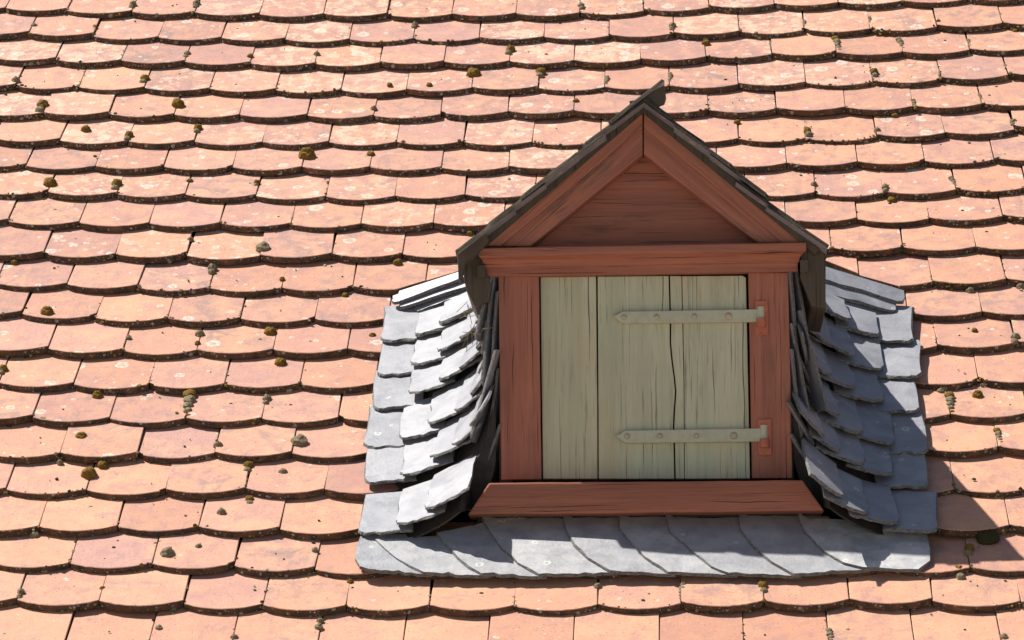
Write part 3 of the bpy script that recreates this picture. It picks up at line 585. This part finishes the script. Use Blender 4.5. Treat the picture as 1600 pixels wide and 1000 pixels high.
MID = {k: slate_mesh(.135, _L*2-.004, .02, rs, k, .0075, .0025, M_BROWN_EDGE) for k in (-1, 1)}
for side in (-1, 1):
    e, up, nrm, L = slope_frame(side)
    yb_ = -.040 if side < 0 else -.0425
    # sloping roof boards, running back until they meet the main roof
    bm = bmesh.new(); sec = []
    for d, h in ((.012, -.007), (L+.010, -.007), (L+.022, -.022), (.012, -.022)):
        P = e + up*d + nrm*h; sec.append(P)
    skew = .03 if side > 0 else 0
    fr = [bm.verts.new((P.x, yb_, P.z)) for P in sec]
    bk = [bm.verts.new((P.x + skew*(1-min(1, i % 3)), max(P.z, .02)/math.tan(PITCH) + .10, P.z)) for i, P in enumerate(sec)]
    bm.faces.new(fr); bm.faces.new(bk[::-1])
    for i in range(4): bm.faces.new((fr[i], bk[i], bk[(i+1) % 4], fr[(i+1) % 4]))
    dk = link('roof_boarding', to_mesh(bm, 'roof_boarding'), PA, (M_DARKWOOD,)); dk['seed'] = .3
    n_c = 6; ex_ = L/n_c
    for c in range(n_c):
        y = -.090 + rs.uniform(-.012, .008); d0 = c*ex_ - .004
        while True:
            P = e + up*d0; yend = P.z/math.tan(PITCH) + .02
            if y > yend: break
            hgt = .165
            o_ = e + up*(d0 + (rs.uniform(-.014, .010) if c else rs.uniform(-.004, .004))) + nrm*(.004 + rs.uniform(0, .006))
            lift = -.010/.1
            ey = up - nrm*(.055 + rs.uniform(-.02, .04))
            exv = Vector((0, 1, 0)) + nrm*rs.uniform(-.04, .01)
            me = rs.choice(SV[1 if side < 0 else -1])
            if c == 0 and y < -.05: me = SQ[side]
            if c == n_c-1: me = (SHORT_L if y < 0 else SHORT_M) if side < 0 else SHORT_R
            elif c == n_c-2: me = MID[1 if side < 0 else -1]
            # free side looks to the front: x runs back from the front edge
            if side < 0: o2, x2 = Vector((o_.x, y, o_.z)), -exv
            else: o2, x2 = Vector((o_.x, y, o_.z)), exv
            s = place_slate(me, o2, x2, ey, dk)
            y += .098 + rs.uniform(-.006, .006)
    # eaves board below the slates, seen end on
    P = e + up*.016 - nrm*.040
    x0, x1 = sorted((P.x, P.x - side*.018))
    bm = bmesh.new(); zt, zb = P.z, P.z - .028
    yb0, yb1 = -.03, zb/math.tan(PITCH) + .02
    bx = [(x0, yb0), (x1, yb0), (x1 + skew, yb1), (x0 + skew, yb1)]
    A = [bm.verts.new((x, y, zb)) for x, y in bx]; B_ = [bm.verts.new((x, y, zt)) for x, y in bx]
    bm.faces.new(A); bm.faces.new(B_)
    for i in range(4): bm.faces.new((A[i], A[(i+1) % 4], B_[(i+1) % 4], B_[i]))
    eb = link('eaves_board', to_mesh(bm, 'eaves_board'), PA, (M_DARKWOOD,)); eb['seed'] = .8
front('ridge_slate', wavy([(1004, 153), (1021, 142), (1038, 133), (1041, 154), (1038, 163), (1028, 167), (1014, 159)], .6, 9), -.082, -.074, M_DARKWOOD, PA, .0015)
# verge pieces closing the eaves corners at the front
vl = front('verge_slate', wavy([(714, 398), (758, 362), (764, 375), (748, 392), (738, 402), (727, 410), (720, 441), (716, 436)], .6, 12), -.08, -.045, M_DARKWOOD, PA, .002)
front('verge_slate', wavy([(722, 411), (740, 402), (752, 392), (768, 448), (764, 470), (742, 480), (728, 452)], .8, 14), -.018, .30, M_DARKWOOD, PA, .002)
front('verge_slate', wavy([(1252, 362), (1266, 364), (1289, 386), (1291, 482), (1268, 478), (1250, 432), (1252, 395)], .8, 14), -.02, .35, M_DARKWOOD, PA, .003)

# ------------------------------------------------------------------ dormer sides: walls, swept slate valleys
UO = {-1: -.635, 1: .652}; UWALL = {-1: -.325, 1: .342}
PROF = []                                            # (arc length, inwards, height, angle) of the sweep
_s = 0.0; _p = (0.0, 0.0)
for i in range(400):
    d = .2*i/200
    if i <= 200: q_ = (d, 1.7*d*d); ph = math.atan(3.4*d)
    else:
        ph = math.atan(.68) + (math.pi/2 - math.atan(.68))*(i-200)/199; rr_ = .11/(1-math.sin(math.atan(.68)))
        q_ = (.2 + rr_*(math.sin(ph)-math.sin(math.atan(.68))), .068 + rr_*(math.cos(math.atan(.68))-math.cos(ph)))
    _s += math.dist(q_, _p); _p = q_; PROF.append((_s, q_[0], q_[1], ph))
def sweep(s, side, n0=.004):
    """point and angle of the swept surface in (u, n): s runs from the outer edge inwards"""
    if s <= 0: u, n, ph = s, 0.0, 0.0
    elif s >= PROF[-1][0]: u, n, ph = PROF[-1][1], PROF[-1][2] + s - PROF[-1][0], math.pi/2
    else:
        i = min(len(PROF)-1, next(k for k, p in enumerate(PROF) if p[0] >= s)); u, n, ph = PROF[i][1:]
    return UO[side] - side*u, n + n0, ph
CH = {}
for side in (-1, 1):
    # backing wall and fillet
    bm = bmesh.new(); ss = [0.02 + i*.03 for i in range(19)]; vs = [-2.70 + i*.08 for i in range(13)]
    grid = []
    for v in vs:
        row = []
        for s in ss:
            u, n, ph = sweep(s, side, -.012); n = min(n, max(.02, .40 - (v+2.6)*.42)); P = R(u, v, n)
            row.append(P)
        grid.append(row)
    V = [[bm.verts.new((p.x, max(p.y, .012) if abs(p.x) < .40 else p.y, p.z)) for p in r] for r in grid]
    for i in range(len(vs)-1):
        for j in range(len(ss)-1): bm.faces.new((V[i][j], V[i][j+1], V[i+1][j+1], V[i+1][j]))
    ck = link('cheek', to_mesh(bm, 'cheek'), PA, (M_FELT,)); CH[side] = ck
    m_ = ck.modifiers.new('thickness', 'SOLIDIFY'); m_.thickness = .004; m_.offset = 0
    x = UWALL[side] - side*.004
    # upright side wall behind it
    bm = bmesh.new(); zt = .60
    sec = [(.012, -.05), (.012, zt), (zt/math.tan(PITCH)+.02, zt)]
    A = [bm.verts.new((x, y, z)) for y, z in sec]; B_ = [bm.verts.new((x - side*.03, y, z)) for y, z in sec]
    bm.faces.new(A); bm.faces.new(B_[::-1])
    for i in range(3): bm.faces.new((A[i], B_[i], B_[(i+1) % 3], A[(i+1) % 3]))
    link('side_wall', to_mesh(bm, 'side_wall'), PA, (M_FELT,))

COURSES = {-1: [-2.706, -2.491, -2.328, -2.16, -2.01, -1.868], 1: [-2.723, -2.528, -2.381, -2.206, -2.058, -1.887]}
for side in (-1, 1):
    cs = COURSES[side]
    meshes = [slate_mesh(.124*rs.uniform(.93, 1.1), .20, rs.uniform(.034, .060), rs, side, rs.uniform(.0042, .0065), .0036) for _ in range(12)]
    meshes_i = [slate_mesh(.100*rs.uniform(.9, 1.1), .20, rs.uniform(.030, .054), rs, side, rs.uniform(.005, .007), .0032) for _ in range(8)]
    meshes_t = [slate_mesh(.114, .135, .03, rs, side, .008, .0022) for _ in range(3)]
    meshes_o = [slate_mesh(.122, .20, rs.uniform(.022, .040), rs, side, rs.uniform(.0048, .0068), .0032) for _ in range(6)]
    for ci, vb in enumerate(cs):
        s = rs.uniform(-.010, .010); j = 0
        while s < .50:
            wch = .088 if s < .2 else .072
            v = vb + rs.uniform(-.010, .010) - .006*min(1, max(0, s-.06)/.2)
            u, n, ph = sweep(s, side); u2, n2, ph2 = sweep(s+wch, side)
            if ph > .75 and R(u2, v+.03, n2).y < -.035:
                s += wch*.9; j += 1; continue
            if n > .40 - (v+2.70)*.32: break
            N = lambda p: Vector((side*math.sin(p), 0, math.cos(p)))
            lb = .012 + .016*min(1, max(0, s-.02)/.10) + rs.uniform(-.004, .005)
            if ci == 0: lb = .020 + .5*(lb-.012)
            a0 = Vector((u, v, n)) + N(ph)*(lb + .0072)
            a1 = Vector((u2, v + rs.uniform(-.004, .004), n2)) + N(ph2)*(lb*.92)
            up_ = Vector((u, v+.17, n)) + N(ph)*(.002+.0072)
            ex = Rdir(*(a1-a0)); ey = Rdir(*(up_-a0))
            ey = (ey.normalized() + ex.normalized()*rs.uniform(-.11, .11))
            me = rs.choice(meshes_o if j == 0 else (meshes if s < .2 else meshes_i))
            if ci == len(cs)-1:
                if j > 2: break
                if j: me = rs.choice(meshes_t)
            if side > 0: ex = -ex
            place_slate(me, R(*a0), ex, ey, CH[side])
            s += (.088 if j == 0 else (.078 if s < .2 else .066)) + rs.uniform(-.008, .008); j += 1
# long slates closing the front arris of each side wall (front edge surveyed top and foot)
blades = {-1: [((766, 441), (738, 531)), ((772, 436), (750, 604)), ((776, 470), (763, 600)), ((774, 561), (731, 690)), ((777, 590), (759, 697)), ((778.5, 676), (746, 755))],
          1: [((1235, 428), (1250, 567)), ((1245, 426), (1266, 536)), ((1239, 520), (1268, 650)), ((1252, 500), (1296, 640)), ((1238, 560), (1256, 690)), ((1239, 640), (1277, 696)), ((1241, 690), (1290, 760))]}
for side in (-1, 1):
    for (t_, b_) in blades[side]:
        yo = rs.uniform(.004, .02)
        T, B_ = fac(*t_, yo), fac(*b_, yo)
        L = (T-B_).length + .02
        me = slate_mesh(.11, L, .02, rs, -side, .0065)
        ey = T - B_
        ex = Vector((-side*-.22, 1, .10))
        if side > 0: place_slate(me, B_, Vector((-.30, 1, .06)), ey, CH[side])
        else: place_slate(me, B_, -Vector((.30, 1, .06)), ey, CH[side])
# fanned slates where the sweep runs under the eaves
def fan(side, plist):
    for k, (a_, b_, h) in enumerate(plist):          # lowest first, each lies on the one below
        nA, nB = .014 + .006*k, .060 + .012*k
        ua, va = uv(*a_, nA); ub, vb = uv(*b_, nB)
        A, B_ = R(ua, va, nA), R(ub, vb, nB)
        ex = B_ - A; w = ex.length + .02
        me = slate_mesh(w, h, .018, rs, side, .0075, .0018)
        place_slate(me, A, ex if side < 0 else -ex, Rdir(0, 1, .10), CH[side])
fan(-1, [((668, 495), (740, 466), .10), ((645, 489), (738, 457), .09), ((622, 482), (735, 446), .075), ((612, 475), (728, 433), .034)])
fan(1, [((1378, 503), (1290, 474), .10), ((1402, 488), (1288, 458), .09), ((1413, 474), (1288, 436), .055)])
# apron of long slates under the sill, surveyed seams
seams = [[(562, 842), (556, 862), (555, 878), (562, 890), (575, 894)],
 [(585, 848), (600, 862), (618, 876), (640, 889), (662, 897)],
 [(682, 838), (701, 861), (714, 875), (732, 890), (752, 899)],
 [(752, 815), (764, 835), (783, 861), (809, 883), (842, 900)],
 [(880, 815), (884, 832), (896, 855), (918, 875), (953, 895)],
 [(966, 814), (967, 831), (981, 848), (1006, 873), (1044, 897)],
 [(1040, 816), (1046, 836), (1079, 864), (1111, 888), (1139, 898)],
 [(1154, 811), (1156, 831), (1179, 861), (1205, 881), (1240, 900)],
 [(1246, 815), (1255, 835), (1268, 847), (1289, 867), (1317, 882), (1348, 889)],
 [(1440, 812), (1452, 840), (1456, 858), (1454, 874), (1436, 889)]]
ap = link('apron', None, PA)
for i in range(len(seams)-1):
    Ls, Rs = seams[i], seams[i+1]
    last = i == len(seams)-2
    poly = list(Ls) + ([] if last else [])
    endx, endy = Ls[-1]
    if last: poly += [(1390, 889.5)] + Rs[::-1]
    else:
        ex_, ey_ = Rs[-1]
        k = 9
        poly += [(endx + (ex_-endx)*j/k, endy + (ey_-endy)*j/k + rs.uniform(-1.8, 1.2)) for j in range(1, k)]
        poly += [(ex_+12, ey_-1), (Rs[-2][0]+50, Rs[-2][1]), (Rs[1][0]+55, Rs[1][1]), (Rs[0][0]+50, 806 if i > 1 else 834)]
    poly = wavy(poly, .7, 14)
    ptop = [(Ls[0][0], 806)] if i > 2 else [(Ls[0][0]+14, 834)]
    poly = poly + [p for p in ptop]
    uvs = [uv(x, y, .012) for x, y in poly]
    uc = sum(p[0] for p in uvs)/len(uvs); vc = sum(p[1] for p in uvs)/len(uvs)
    umin = min(p[0] for p in uvs); span = max(p[0] for p in uvs)-umin
    bm = bmesh.new(); T, Mv, B_ = [], [], []
    for (u, v) in uvs:
        n = .022 - .013*(u-umin)/span
        du, dv = uc-u, vc-v; L = math.hypot(du, dv); d = rs.uniform(.0008, .0048)
        T.append(bm.verts.new(R(u+du/L*d, v+dv/L*d, n))); Mv.append(bm.verts.new(R(u+du/L*d*.3, v+dv/L*d*.3, n-.007*rs.uniform(.35, .7)))); B_.append(bm.verts.new(R(u, v, n-.0075)))
    bm.faces.new(T); bm.faces.new(B_[::-1]); k = len(T)
    for a_ in range(k):
        b_ = (a_+1) % k
        bm.faces.new((T[a_], Mv[a_], Mv[b_], T[b_])).material_index = 1; bm.faces.new((Mv[a_], B_[a_], B_[b_], Mv[b_])).material_index = 1
    me = to_mesh(bm, 'slate'); me.materials.append(M_SLATE); me.materials.append(M_SEDGE)
    # object frame on the roof so that the grain lies in the slate
    Mx = frame_matrix(R(uc, vc, .01), Rdir(1, 0, 0), Rdir(0, 1, 0)); me.transform(Mx.inverted())
    s = link('slate', me, ap); s.matrix_local = Mx; s['seed'] = rs.random(); s['pale'] = .8 if last else rs.uniform(.25, .55)

# ------------------------------------------------------------------ moss cushions, crumbs, needles
def cushion_bm(rnd, r=1.0, h=.62, spikes=170, sub=3, seed=0):
    bm = bmesh.new(); bmesh.ops.create_icosphere(bm, subdivisions=sub, radius=1)
    off = Vector((seed*3.7, seed*1.3, seed*7.1))
    for v in bm.verts:
        d = v.co.normalized()
        k = 1 + .22*noise.noise(d*1.7 + off) + .13*noise.noise(d*4.5 + off) + .07*noise.noise(d*11 + off)
        v.co = Vector((d.x*k*r, d.y*k*r*.85, max(-.12, d.z*k*h)))
    vs = list(bm.verts)
    for i in range(spikes):
        v = rnd.choice(vs)
        if v.co.z < -.05: continue
        p = v.co.copy(); d = Vector((p.x, p.y, p.z*1.6 + .25)).normalized(); d += Vector((rnd.uniform(-.5, .5), rnd.uniform(-.5, .5), rnd.uniform(-.3, .5)))
        L = rnd.uniform(.08, .22); t = d.cross(Vector((rnd.random(), rnd.random(), rnd.random()))).normalized()*.03
        p -= d.normalized()*.03
        bm.faces.new((bm.verts.new(p-t), bm.verts.new(p+t), bm.verts.new(p + d.normalized()*L)))
    return bm
def cushion_mesh(kind, form, seed):
    rnd = random.Random(seed*13+5); mats = {'o': M_MOSS_O, 'g': M_MOSS_G, 'd': M_MOSS_D}
    bm = bmesh.new()
    def add(b, M, mi):
        b.transform(M)
        me = bpy.data.meshes.new('t'); b.to_mesh(me); b.free()
        n0 = len(bm.faces); bm.from_mesh(me); bpy.data.meshes.remove(me); bm.faces.ensure_lookup_table()
        for f in bm.faces[n0:]: f.material_index = mi
    if form == 'c':
        add(cushion_bm(rnd, 1, 1.0 if kind != 'd' else .6, 420, 3, seed), Matrix.Identity(4), 0)
    elif form == 'p':                                 # two cushions grown together, one above the other
        add(cushion_bm(rnd, .95, 1.0, 300, 3, seed), Matrix.Translation((0, .75, 0)), 0)
        add(cushion_bm(rnd, .82, .8, 130, 3, seed+9), Matrix.Translation((rnd.uniform(-.3, .3), -.75, 0)), 1)
    else:                                             # a ribbed strip filling a joint
        y = 2.3
        for i in range(5):
            add(cushion_bm(rnd, .9 - .06*i + rnd.uniform(-.1, .1), .55, 80, 2, seed+i), Matrix.Translation((rnd.uniform(-.15, .15) - y*.05, y, 0)) @ Matrix.Diagonal((1, .75, 1, 1)), 0 if i in (0, 4) else 1)
            y -= 1.05
    me = to_mesh(bm, 'moss_cushion')
    m0 = mats[kind]; m1 = M_MOSS_G if kind != 'd' else M_MOSS_D
    me.materials.append(m0 if form != 's' else (M_MOSS_O if kind == 'o' else M_MOSS_G)); me.materials.append(m1)
    return me
MM = {}
for kind in 'ogd':
    for form in 'cps':
        MM[kind, form] = [cushion_mesh(kind, form, i + 3*ord(kind) + ord(form)) for i in range(3)]
MOSS = [(207,7,15,'g','p'),(307,6,16,'g','p'),(53,38,15,'g','c'),(147,41,11,'o','p'),(292,84,14,'g','p'),(391,87,14,'o','c'),(225,123,17,'o','p'),(65,168,24,'o','p'),
(278,162,24,'o','c'),(25,125,16,'g','c'),(134,200,18,'o','c'),(201,214,18,'o','p'),(309,199,17,'o','p'),(495,82,13,'g','c'),(480,241,30,'o','c'),(579,237,16,'o','c'),
(740,112,26,'o','c'),(609,132,11,'o','c'),(671,133,12,'o','c'),(584,168,12,'g','c'),(648,35,12,'g','p'),(797,78,19,'o','p'),(845,110,19,'o','p'),(908,9,13,'g','p'),
(1051,42,16,'g','p'),(1103,63,18,'o','c'),(948,124,10,'g','s'),(1047,119,11,'g','s'),(900,155,14,'o','c'),(1074,173,14,'g','c'),(1152,185,12,'o','c'),
(1257,35,9,'g','s'),(1204,65,9,'g','s'),(1309,66,18,'o','s'),(1359,27,8,'g','s'),(1408,65,14,'g','s'),(1466,32,11,'o','c'),(1514,64,9,'g','s'),(1566,22,8,'g','s'),
(1367,114,16,'o','p'),(1468,115,8,'g','s'),(1574,103,9,'g','s'),(1429,163,11,'o','s'),(1398,175,15,'o','c'),(1532,150,8,'g','s'),(1262,207,16,'o','p'),
(1371,203,13,'g','c'),(1584,190,13,'g','p'),(1587,40,12,'o','c'),(78,285,25,'o','c'),(182,289,21,'o','p'),(296,278,13,'o','c'),(297,369,11,'g','c'),
(22,403,14,'o','c'),(332,416,16,'g','p'),(74,488,21,'o','c'),(401,283,12,'o','p'),(411,388,26,'g','c'),(621,404,17,'o','c'),(441,434,10,'o','c'),(539,454,13,'o','c'),
(734,358,14,'o','c'),(1272,286,12,'g','c'),(1383,295,13,'g','p'),(1394,306,16,'o','c'),(1490,282,11,'g','s'),(1595,440,14,'g','c'),(1516,448,14,'g','c'),
(422,514,22,'o','c'),(438,561,21,'o','c'),(582,520,12,'o','c'),(415,621,16,'g','p'),(468,689,26,'g','c'),(442,732,14,'g','c'),(1523,513,11,'o','c'),
(1587,530,17,'g','p'),(1470,605,12,'g','c'),(1528,613,18,'o','c'),(1486,630,18,'o','s'),(1562,680,13,'o','s'),(1412,727,10,'d','c'),(312,517,15,'g','c'),
(201,524,10,'g','c'),(3,577,16,'o','p'),(309,535,10,'o','c'),(152,612,18,'o','c'),(295,632,24,'o','s'),(127,679,20,'o','c'),(341,695,15,'g','c'),(160,721,18,'o','c'),
(139,738,25,'o','c'),(388,725,17,'o','p'),(93,715,11,'g','c'),(389,775,14,'o','p'),(346,798,16,'g','c'),(53,822,20,'o','p'),(262,863,22,'g','c'),(310,849,12,'g','c'),
(160,916,10,'o','c'),(32,928,14,'g','p'),(270,946,12,'g','p'),(248,977,12,'g','c'),(366,994,13,'g','c'),(492,855,10,'g','c'),(547,902,10,'o','c'),(500,963,12,'g','c'),
(498,976,14,'g','c'),(934,911,12,'g','c'),(1065,922,13,'g','s'),(1192,917,17,'o','p'),(817,886,10,'o','c'),(1543,834,36,'d','c'),(1515,857,15,'o','p'),(1500,890,19,'o','p'),
(1488,882,12,'g','c'),(1298,994,12,'g','s'),(1569,996,12,'g','c')]
ORD = ['first', 'second', 'third', 'fourth', 'fifth', 'sixth', 'seventh', 'eighth', 'ninth', 'tenth', 'eleventh', 'twelfth', 'thirteenth', 'fourteenth', 'fifteenth']
items = []
for (x, y, s, kind, form) in MOSS:
    u, v = uv(x, y, 0)
    row = math.ceil((-(v - .0187*u*u) - .012)/E_ROW)
    items.append([row, x, y, s, kind, form, u, v])
rows_m = {}
for it in items: rows_m.setdefault(it[0], []).append(it)
rm = random.Random(5)
for row, lst in rows_m.items():
    lst.sort(key=lambda i: i[1])
    for k, (row, x, y, s, kind, form, u, v) in enumerate(lst):
        size = 'big' if s >= 20 else ('small' if s < 13 else 'middling')
        colr = {'o': 'olive', 'g': 'grey', 'd': 'dark'}[kind]
        shape = {'c': 'round moss cushion', 'p': 'double moss cushion', 's': 'ribbed moss strip'}[form]
        r = max(0, row)
        rw = ('%s tile row from the top' % ORD[r]) if r <= 10 else ('%s tile row from the bottom' % ORD[20-r] if 20-r > 0 else 'bottom tile row')
        pos = 'only one' if len(lst) == 1 else ('leftmost' if k == 0 else ('rightmost' if k == len(lst)-1 else ORD[k] + ' from left'))
        lab = '%s %s %s, %s in the %s' % (size, colr, shape, pos, rw)
        # tile surface height here
        fr = (-(v - .0187*u*u))/E_ROW; fr = (math.ceil(fr) - fr)
        n = -.0182*fr
        o = link('moss_cushion', rm.choice(MM[kind, form]), None, (), label=lab, category='moss', group='moss cushions on the roof tiles')
        rr = s/2/680.0*(1.0 if form != 's' else .95)
        Mx = frame_matrix(R(u, v, n-.001), Rdir(1, rm.uniform(-.15, .15), 0), Rdir(0, 1, 0))
        o.matrix_world = Mx @ Matrix.Diagonal((rr*rm.uniform(.92, 1.08), rr*(1.15 if form != 's' else 1.5), rr*rm.uniform(.95, 1.25), 1))
# crumbs of moss on tile faces and beads of grey lichen along the tile edges: past counting
def lumps(name, label, pts, mats):
    verts, faces, mi = [], [], []
    base = bmesh.new(); bmesh.ops.create_icosphere(base, subdivisions=1, radius=1)
    bv = [v.co.copy() for v in base.verts]; bf = [[v.index for v in f.verts] for f in base.faces]; base.free()
    for (u, v, n, r, m, fl) in pts:
        c = R(u, v, n); k0 = len(verts)
        for p in bv:
            q_ = p*rm.uniform(.7, 1.2)
            verts.append(c + Rdir(q_.x*r*1.15, q_.y*r, q_.z*r*fl))
        for f in bf: faces.append([i+k0 for i in f]); mi.append(m)
    me = bpy.data.meshes.new(name); me.from_pydata(verts, [], faces); me.polygons.foreach_set('material_index', mi)
    o = link(name, me, None, mats); o['kind'] = 'stuff'; o['label'] = label; o['category'] = name.split('_')[0]
    return o
pts = []
for _ in range(1150):
    u, v = rm.uniform(-1.85, 1.6), rm.uniform(-3.2, .1)
    if hidden(u, v) or (-2.85 < v < -1.45 and abs(u) < .70): continue
    if rm.random() < .35: continue
    fr = (-(v - .0187*u*u))/E_ROW; fr = (math.ceil(fr) - fr)
    if fr < .1: continue
    pts.append((u, v, -.0182*fr, rm.choice((.0018, .002, .0025, .003, .0045)), rm.choice((0, 1, 1)), .7))
lumps('moss_crumbs', 'dark crumbs of moss scattered over the tile faces', pts, (M_MOSS_G, M_MOSS_D))
pts = []
for n in range(0, 21):
    for a, b in zip(rows[n][:-1], rows[n][1:]):
        um = (a[0]+b[0])/2; vm = (a[1]+b[1])/2
        if abs(um) > 1.85 or hidden(um, vm) or (-2.85 < vm < -1.55 and abs(um) < .66): continue
        dens = rm.choice((0, .3, 1, 1.6)) * (1.6 if um > .5 and n < 12 else 1)
        for _ in range(int(12*dens)):
            f = rm.betavariate(.7, .7); x = -.09 + .18*f
            y = ARC*(1-(x/.09)**2)
            on_top = rm.random() < .25
            pts.append((a[0]+(b[0]-a[0])*f, a[1]+(b[1]-a[1])*f - y - (.0005 if not on_top else -.003), rm.uniform(-.016, -.002) if not on_top else .0, rm.choice((.002, .0025, .003, .0038, .005)), rm.choice((0, 0, 1, 2, 2)), .9))
        # beads in the joint above the left corner
        if rm.random() < .45:
            for _ in range(rm.randint(1, 7)):
                t_ = rm.betavariate(.8, 1.6)*.13
                pts.append((a[0] + rm.gauss(0, .002), a[1] + t_, -.0182*t_/E_ROW - .001, rm.choice((.0022, .003, .004)), rm.choice((0, 0, 2)), .8))
lumps('lichen_beads', 'crusty grey lichen and moss beads along tile edges and joints', pts, (M_MOSS_G, M_MOSS_O, M_MOSS_D))
# dry needles caught at the left eaves and the sill end
nv, nf = [], []
def needle(P, d, L, r=.0008):
    d = d.normalized(); t = d.cross(Vector((.3, .8, .5))).normalized()*r; b = d.cross(t).normalized()*r; k = len(nv)
    for e_ in (P, P + d*L):
        for c_, s_ in ((1, 0), (-.5, .87), (-.5, -.87)): nv.append(e_ + t*c_ + b*s_)
    for i in range(3): nf.append((k+i, k+(i+1) % 3, k+3+(i+1) % 3, k+3+i))
for _ in range(26):
    P = fac(rm.uniform(728, 772), rm.uniform(470, 530), rm.uniform(-.01, .12)); needle(P, Vector((rm.uniform(-.8, .2), rm.uniform(-.5, .3), rm.uniform(-1, .2))), rm.uniform(.02, .07))
for _ in range(22):
    P = fac(rm.uniform(728, 830), rm.uniform(785, 825), rm.uniform(-.075, -.045)); needle(P, Vector((rm.uniform(-1, 1), rm.uniform(-.5, .3), rm.uniform(-.8, .8))), rm.uniform(.006, .03), .0005)
me = bpy.data.meshes.new('dry_needles'); me.from_pydata(nv, [], nf)
link('dry_needles', me, None, (M_STRAW,), kind='stuff', label='dry needles and straws caught at the left eaves and sill end', category='needles')
